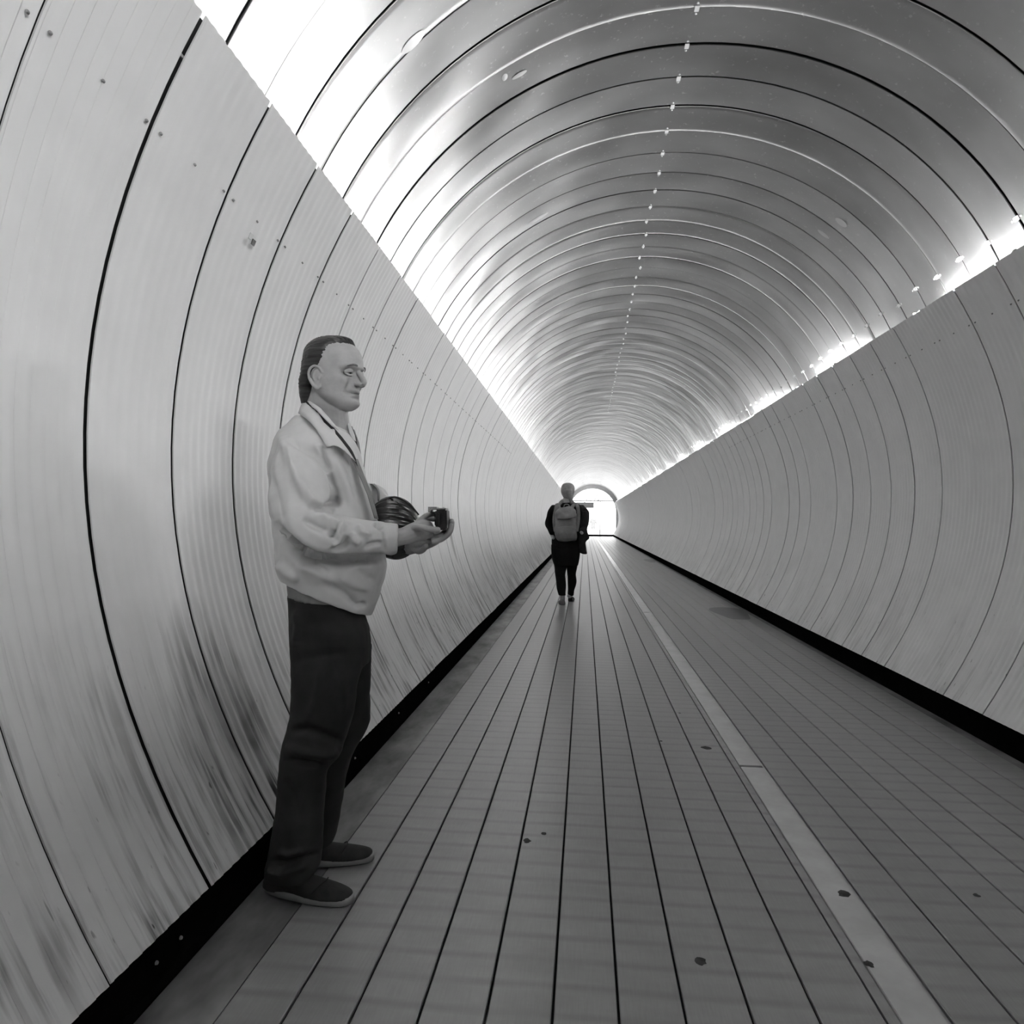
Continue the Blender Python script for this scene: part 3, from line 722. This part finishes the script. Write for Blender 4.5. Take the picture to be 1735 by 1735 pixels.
band('inner_collar', [(514, 684), (536, 702), (548, 722), (566, 738), (582, 756), (598, 778), (606, 790)], [(513, 676), (534, 688), (549, 704), (565, 724), (579, 740), (596, 762), (603, 778)],
     [2.33, 2.25, 2.235, 2.215, 2.20, 2.185, 2.175], [2.33, 2.26, 2.245, 2.23, 2.215, 2.20, 2.19], M['dark_cloth'], man, .004)
band('shirt_collar', [(519, 684), (535, 694), (549, 709), (563, 723), (574, 729)], [(519, 676), (542, 690), (556, 706), (566, 718), (574, 727)], [2.32, 2.235, 2.225, 2.22, 2.215], [2.32, 2.24, 2.235, 2.23, 2.225], M['shirt'], man, .003)
band('shirt_collar', [(592, 714), (595, 722), (601, 738), (603, 748)], [(586, 714), (589, 724), (592, 733), (596, 744)], [2.35, 2.32, 2.31, 2.30], [2.34, 2.31, 2.295, 2.29], M['shirt'], man, .003)
band('inner_collar', [(596, 722), (604, 742), (607, 770), (609, 800)], [(592, 730), (597, 748), (600, 772), (603, 792)], [2.36, 2.34, 2.32, 2.28], [2.33, 2.31, 2.27, 2.24], M['dark_cloth'], man, .004)
band('jacket_collar', [(600, 728), (608, 750), (614, 790), (620, 830)], [(596, 726), (603, 748), (607, 786), (612, 815)], [2.44, 2.42, 2.40, 2.36], [2.38, 2.36, 2.33, 2.28], M['jacket_in'], man, .005)
jer = loft([(485, 980, 600, 985, 2.37, .178), (486, 995, 606, 1000, 2.37, .178), (488, 1012, 608, 1018, 2.37, .177)], e=2.5)
link('jersey_hem', fused([jer], .006, 2), man, True, M['rib'])
# trousers
tr = [loft([(485, 1008, 606, 1016, 2.37, .172), (487, 1030, 622, 1046, 2.37, .174), (490, 1060, 628, 1066, 2.36, .176), (493, 1095, 629, 1098, 2.36, .172), (496, 1118, 626, 1120, 2.36, .150)], e=2.4),
      loft([(493, 1085, 622, 1090, 2.29, .100), (493, 1120, 616, 1125, 2.28, .100), (493, 1160, 606, 1160, 2.265, .096), (492, 1205, 598, 1209, 2.255, .090), (486, 1235, 588, 1245, 2.25, .088), (480, 1265, 577, 1275, 2.24, .086), (474, 1304, 558, 1304, 2.235, .080),
            (465, 1363, 551, 1363, 2.225, .078), (459, 1415, 547, 1410, 2.22, .076), (453, 1450, 544, 1440, 2.215, .076), (450, 1474, 540, 1462, 2.21, .076), (449, 1492, 528, 1478, 2.21, .072)], e=2.2),
      loft([(520, 1085, 629, 1090, 2.46, .095), (528, 1150, 628, 1150, 2.48, .092), (530, 1221, 627, 1218, 2.485, .086), (524, 1265, 604, 1262, 2.485, .082), (518, 1300, 592, 1296, 2.48, .078), (512, 1363, 578, 1363, 2.475, .075), (506, 1405, 569, 1405, 2.47, .073), (502, 1436, 563, 1424, 2.465, .072)], e=2.2)]
tm = fused(tr, .0055, 5, .5); rumple(tm, .008, 8, 5.0); rumple(tm, .003, 24, 2.0)
crease(tm, [([(486, 1240), (520, 1236), (560, 1250), (582, 1258)], -.012, 7), ([(482, 1262), (515, 1275), (552, 1280), (575, 1272)], .012, 8), ([(478, 1285), (510, 1290), (548, 1296)], -.012, 6),
            ([(548, 1120), (540, 1180), (520, 1230)], .008, 10), ([(572, 1110), (580, 1160), (578, 1220)], .008, 9), ([(455, 1456), (480, 1462), (520, 1452), (545, 1444)], -.014, 5),
            ([(452, 1474), (480, 1482), (520, 1466)], .012, 5), ([(500, 1030), (505, 1060), (500, 1100)], .006, 6), ([(500, 1120), (540, 1112), (590, 1105)], -.007, 7), ([(470, 1440), (490, 1448), (515, 1440)], .010, 5),
            ([(478, 1320), (500, 1350), (510, 1400)], -.006, 8)])
link('trousers', tm, man, True, M['jeans'])
# shoes
def shoe(heel, toe, name_mat, parent, w0=.040, w1=.050, sole_mat=None, lift=0.0, ht=.078):
    heel = np.array([heel[0], heel[1], 0.0]); toe = np.array([toe[0], toe[1], 0.0]); ax = toe - heel; L = np.linalg.norm(ax); ax /= L; sd = np.array([-ax[1], ax[0], 0])
    def ringz(prof, n=40, z0=0.0):
        out = []
        for z, gr in prof:
            R = []
            for i in range(n):
                th = 2 * math.pi * i / n; c, s = math.cos(th), math.sin(th)
                x = .5 + .5 * np.sign(c) * abs(c) ** .8; ww = (w0 + (w1 - w0) * math.sin(min(1, x / .75) * math.pi / 2)) * (np.sign(s) * abs(s) ** .75)
                R.append(heel + ax * ((x - .5) * (L + 2 * gr) + L / 2) + sd * ww * (1 + gr / .05) + np.array([0, 0, z]))
            out.append(np.array(R))
        return out
    sole = rings_vf(ringz([(.002, -.006), (.006, 0), (.022, .001), (.028, -.002)]))
    so = link('sole', mesh_of(*sole), None, True, sole_mat or M['sole'])
    U = []
    for x, h, ww in ((-.0, .050, .60), (.06, ht, .86), (.2, ht + .012, .92), (.33, ht + .004, .94), (.46, .072, .98), (.6, .062, 1.02), (.75, .054, 1.0), (.88, .046, .86), (.96, .040, .6), (.995, .032, .3)):
        c = heel + ax * (.004 + x * (L - .008)); n = 20; R = []
        wv = (w0 + (w1 - w0) * math.sin(min(1, x / .75) * math.pi / 2)) * ww
        for i in range(n):
            th = 2 * math.pi * i / n; R.append(c + sd * math.cos(th) * wv + np.array([0, 0, .024 + (h - .024) * max(-.15, math.sin(th))]))
        U.append(np.array(R))
    up = fused([rings_vf(resample(U, 3))], .004, 3)
    sh = link('shoe', up, parent, True, name_mat); so.parent = sh
    tg = link('toe_seam', mesh_of(*tube_vf([heel + ax * (.62 * L) + sd * w1 * .93 + np.array([0, 0, .038]), heel + ax * (.68 * L) + sd * w1 * .5 + np.array([0, 0, .059]), heel + ax * (.70 * L) + np.array([0, 0, .062]), heel + ax * (.68 * L) - sd * w1 * .5 + np.array([0, 0, .059]), heel + ax * (.62 * L) - sd * w1 * .93 + np.array([0, 0, .038])], [.0018] * 5, 6)), None, True, M['sole'] if False else name_mat); tg.parent = sh
    return sh
shoe((-1.035, 2.235), (-.722, 2.18), M['shoe'], man)
shoe((-1.045, 2.405), (-.742, 2.475), M['shoe'], man)

# camera in his hands
DC = 2.195
camr = empty('camera', at(750, 893, DC), label='small black camera with silver top held in the man\'s hands', cat='camera')
def slab(name, pxs, d0, d1, mat, parent, bev=.0025):
    """solid with a px outline and real thickness along the view"""
    n = len(pxs); c = (d0 + d1) / 2
    V = [at(x, y, c) + DIR * (d0 - c) for x, y in pxs] + [at(x, y, c) + DIR * (d1 - c) for x, y in pxs]
    Fc = [tuple(range(n)), tuple(range(2 * n - 1, n - 1, -1))] + [(j, n + j, n + (j + 1) % n, (j + 1) % n) for j in range(n)]
    me = mesh_of(V, Fc); bm = bmesh.new(); bm.from_mesh(me); bmesh.ops.recalc_face_normals(bm, faces=bm.faces[:])
    if bev: bmesh.ops.bevel(bm, geom=bm.edges[:], offset=bev, segments=2, affect='EDGES', clamp_overlap=True)
    bm.to_mesh(me); bm.free(); return link(name, me, parent, mat=mat)
slab('camera_body', [(740, 864), (759, 863), (760, 897), (741, 899)], DC - .05, DC + .05, M['cam'], camr, .004)
slab('grip', [(741, 870), (745, 868), (746, 890), (741, 890)], DC - .062, DC - .046, M['cam'], camr, .003)
slab('top_plate', [(741, 861), (758, 861), (758, 864.5), (741, 864.5)], DC - .045, DC + .045, M['silver'], camr, .002)
slab('flip_screen', [(727, 859), (742, 859), (742, 864), (732, 864), (731, 868), (727, 868)], DC - .03, DC + .03, M['silver'], camr, .001)
lv, lf = tube_vf([at(758, 880, DC), at(764, 880, DC), at(768, 880, DC)], [.022, .021, .020], 20, updir=(0, 0, 1), rnd=False)
link('lens', mesh_of(*tube_vf([at(737, 880, DC), at(741, 880, DC)], [.019, .021], 20, updir=(0, 0, 1), rnd=False)), camr, False, M['glassy'])
link('shutter_button', mesh_of(*tube_vf([at(752, 861.5, DC - .03), at(752, 859.5, DC - .03)], [.005, .0045], 12, updir=(1, 0, 0), rnd=False)), camr, False, M['clip'])
# wristwatch-like strap under the near cuff is part of the bag: pleated black bag hanging from the far forearm
bag = empty('bag', at(668, 945, 2.36), label='glossy black pleated bag hanging from the man\'s far forearm against his belly', cat='bag')
bc = at(668, 891, 2.40); bx = unit(at(710, 891, 2.40) - at(614, 888, 2.40)); rx, rz, ry = m_of(43, 2.40), m_of(50, 2.40), .07
n, mm = 96, 44; V = []; 
for i in range(mm + 1):
    t_ = i / mm; a = math.pi * t_                    # along the long axis, pole to pole
    for j in range(n):
        th = 2 * math.pi * j / n
        rr_ = 1 + .15 * (abs(math.sin(11 * th)) - .5) * math.sin(a) ** .6
        r = math.sin(a) ** .8 * rr_
        V.append(bc - bx * rx * math.cos(a) + DIR * (-ry * r * math.cos(th)) + np.array([0, 0, rz * r * math.sin(th) - .010 * math.sin(a * .5)]))
Fc = [(i * n + j, i * n + (j + 1) % n, (i + 1) * n + (j + 1) % n, (i + 1) * n + j) for i in range(mm) for j in range(n)]
link('pleated_body', mesh_of(V, Fc), bag, True, M['bag'])
link('piping', mesh_of(*tube_vf([at(652, 846, 2.40), at(668, 842, 2.36), at(684, 848, 2.33), (at(697, 858, 2.31)), at(709, 872, 2.31)], [.003] * 5, 8)), bag, True, M['cam'])
link('strap', mesh_of(*tube_vf([at(642, 850, 2.44), at(640, 830, 2.50), at(630, 822, 2.60), at(628, 850, 2.66), at(640, 880, 2.56)], [(.012, .003)] * 5, 8, updir=DIR)), bag, True, M['cam'])

# ---- the walker further down the tunnel
WD = 10.35
wo = at(957, 1021, WD)
wk = empty('person', (wo[0], wo[1], 0), label='person in black seen from behind, walking away down the middle of the tunnel', cat='person')
wh = [loft([(954, 838, 969, 838, WD, .075), (951.5, 832, 972.5, 832, WD, .098), (951, 827, 973.2, 827, WD, .102), (953, 821.5, 971, 821.5, WD, .085), (958, 819, 966, 819, WD, .04)]),
      limb([(962, 834, WD, 6.5, .055), (961, 845, WD, 7, .06), (960, 856, WD, 12, .07)]),
      loft([(940, 858, 984, 858, WD, .09), (938, 880, 986, 880, WD, .11), (940, 920, 983, 920, WD, .11)]),
      limb([(940, 862, WD, 4, .04), (929, 880, WD, 3.5, .035), (933, 900, WD, 3.2, .03), (938, 912, WD - .1, 3.4, .022)]),
      limb([(986, 862, WD, 4, .04), (993, 878, WD, 3.5, .035), (990, 896, WD - .05, 3.2, .03), (985, 903, WD - .2, 3.4, .022)]),
      limb([(950, 925, WD, 8, .07), (951, 960, WD, 6.5, .06), (953, 1005, WD, 4, .04), (953, 1015, WD, 4.5, .05)]),
      limb([(972, 925, WD, 8, .07), (971, 960, WD + .1, 6.5, .06), (966, 1000, WD + .3, 4, .04), (965, 1010, WD + .3, 4.5, .05)])]
link('body', fused(wh, .009, 2), wk, True, M['skin'])
link('hair', fused([loft([(955, 844, 968, 846, WD - .02, .055), (951.3, 837, 972, 838, WD - .01, .095), (950.2, 831, 973.6, 831, WD - .01, .110), (951, 825, 973.4, 825, WD, .112), (953.5, 820.5, 970.5, 820.5, WD, .09), (958, 818.2, 966, 818.2, WD, .045)]),
      limb([(964, 832, WD - .09, 6, .05), (966.5, 842, WD - .11, 4.2, .04), (968, 852, WD - .12, 2.6, .025)])], .007, 3), wk, True, M['whair'])
wt = [loft([(950, 851, 972, 851, WD, .08), (942, 855, 984, 856, WD, .12), (936, 862, 990, 864, WD, .14), (936, 880, 988, 882, WD, .15), (937, 900, 984, 902, WD, .15), (934, 918, 983, 918, WD, .15), (933.5, 930, 983, 930, WD, .15)], e=2.6),
      limb([(940, 861, WD, 7.5, .065), (932, 874, WD, 7, .06), (929.5, 885, WD, 6, .055), (931, 896, WD - .05, 5, .05), (935, 903, WD - .08, 4.4, .045)])]
wtm = fused(wt, .010, 4); rumple(wtm, .02, 7, 1.0)
link('pullover', wtm, wk, True, M['wblack'])
arm2 = fused([limb([(983, 861, WD, 8, .07), (990, 872, WD, 7, .065), (992, 884, WD, 6.2, .06), (989, 895, WD - .06, 5.4, .055), (985, 902, WD - .16, 5, .05)])], .009, 3)
link('sleeve', arm2, wk, True, M['wcoat'])
link('hood', fused([tube_vf([at(946, 858, WD - .10), at(951, 851, WD - .04), at(955, 848.5, WD + .0), at(962, 848, WD + .0), at(969, 850, WD - .02), at(973, 858, WD - .10)], [.028, .030, .028, .026, .026, .024], 12, updir=DIR)], .007, 3), wk, True, M['pack'])
wtr = fused([loft([(934, 922, 983, 922, WD, .15), (933.5, 935, 983, 935, WD, .155), (936, 948, 981, 948, WD, .15), (939, 958, 979, 958, WD, .12)], e=2.5),
       loft([(938, 950, 962, 950, WD, .10), (940.5, 970, 959, 970, WD, .09), (942.5, 990, 958.5, 990, WD, .075), (946, 1009, 959, 1009, WD, .065)]),
       loft([(960, 950, 980, 950, WD + .05, .10), (961, 970, 976, 970, WD + .12, .085), (961.5, 985, 977, 985, WD + .2, .075), (961, 1000, 973, 1000, WD + .28, .065), (961.5, 1009, 971, 1009, WD + .32, .06)])], .010, 4)
rumple(wtr, .015, 6, 4.0); link('trousers', wtr, wk, True, M['wblack'])
f1 = at(953.5, 1024, WD - .08); f2 = at(966, 1014, WD + .35)
shoe((f1[0], f1[1] - .07), (f1[0] - .03, f1[1] + .19), M['wshoe'], wk, .045, .05, M['wshoe'])
shoe((f2[0], f2[1] - .04), (f2[0] + .03, f2[1] + .22), M['wcoat'], wk, .04, .045, M['wcoat'])
# backpack
bp = empty('backpack', at(960, 917, WD - .25), label='grey canvas backpack with a flap on the walking person\'s back', cat='backpack')
pkm = fused([loft([(946, 863, 970, 862, WD - .22, .07), (941, 872, 976, 871, WD - .25, .105), (940.5, 890, 976, 889, WD - .26, .12), (941, 905, 977.5, 905, WD - .26, .125), (942.5, 913, 977, 914, WD - .25, .115), (946, 916.5, 973, 916.5, WD - .24, .08)], e=3.2)], .008, 3)
rumple(pkm, .02, 9, 8.0); link('pack_bag', pkm, bp, True, M['pack'])
fl = fused([loft([(948, 859, 968, 858, WD - .24, .06), (942, 866, 975, 864, WD - .28, .10), (941, 875, 977, 872, WD - .31, .11), (943, 881, 974, 877, WD - .33, .10)], e=2.6)], .007, 3); rumple(fl, .02, 11, 3.)
link('top_flap', fl, bp, True, M['pack'])
link('front_pocket', fused([loft([(944, 893, 975, 890, WD - .37, .03), (944, 903, 976, 903, WD - .385, .035), (946, 913, 975, 913, WD - .36, .03)], e=3.5)], .007, 3), bp, True, M['pack'])
for pts in ([(948, 862), (944, 855), (942, 862), (939, 880), (941, 900)], [(968, 861), (974, 854), (979, 860), (980, 880), (977, 900)]):
    ds = [WD - .16, WD - .12, WD - .16, WD - .14, WD - .18]
    link('shoulder_strap', mesh_of(*tube_vf([at(p[0], p[1], d - .03) for p, d in zip(pts, ds)], [(.006, .026)] * 5, 8, updir=DIR)), bp, True, M['pack'])
link('grab_loop', mesh_of(*tube_vf([at(955, 860, WD - .22), at(957, 855, WD - .22), at(963, 855, WD - .22), at(965, 860, WD - .22)], [.007] * 4, 8)), bp, True, M['pack'])
# coat over the right arm
ct = fused([loft([(980, 868, 996, 866, WD - .02, .075), (980, 880, 997.5, 880, WD - .03, .085), (979, 893, 996, 894, WD - .04, .085), (979, 903, 996, 901, WD - .05, .08), (979, 912, 999.5, 912, WD - .05, .08), (980, 918, 992.5, 918, WD - .05, .075), (981, 926, 993, 926, WD - .05, .07), (983, 936, 995.5, 938.5, WD - .05, .06)], e=2.2)], .009, 3)
rumple(ct, .03, 8, 2.0, (1, 1, .4))
coat = empty('coat', at(988, 938, WD), label='dark coat slung over the walking person\'s right arm', cat='coat')
link('coat_body', ct, coat, True, M['wcoat'])
link('coat_collar', fused([limb([(982, 867, WD - .08, 4, .03), (989, 863, WD - .05, 4.5, .04), (994, 868, WD - .03, 4, .03)])], .007, 2), coat, True, M['wcoat'])

# ---- far away beyond the glass, a passer-by
GD = 66
g0 = at(1005, 904.8, GD)
gp = empty('person', (g0[0], g0[1], 0), label='faint far person standing outside beyond the bright end of the tunnel', cat='person')
def gs(z, w_, t_): return np.array([[g0[0] + w_ * math.cos(a), g0[1] + t_ * math.sin(a), z] for a in np.arange(16) / 16 * 6.2832])
def gl(x0, z0, x1, z1, r0, r1): return tube_vf([(g0[0] + x0, g0[1], z0), (g0[0] + (x0 + x1) / 2, g0[1], (z0 + z1) / 2), (g0[0] + x1, g0[1], z1)], [r0, (r0 + r1) / 2, r1], 10, updir=(0, 1, 0))
link('body', fused([sphere_vf((g0[0], g0[1], 1.62), (.08, .10, .115)), gl(0, 1.55, 0, 1.38, .06, .07), gl(-.21, 1.36, -.30, .86, .05, .035), gl(.21, 1.36, .30, .86, .05, .035), gl(-.09, .9, -.12, .06, .08, .05), gl(.09, .9, .12, .06, .08, .05),
       rings_vf(resample([gs(.85, .14, .1), gs(1.1, .15, .1), gs(1.35, .19, .1), gs(1.43, .08, .07)]))], .02, 2), gp, True, M['skin'])
link('coat', fused([rings_vf(resample([gs(.55, .24, .16), gs(.9, .20, .14), gs(1.15, .19, .13), gs(1.38, .23, .13), gs(1.46, .10, .09)])), gl(-.21, 1.38, -.31, .90, .075, .055), gl(.21, 1.38, .31, .90, .075, .055)], .02, 3), gp, True, M['bin'])
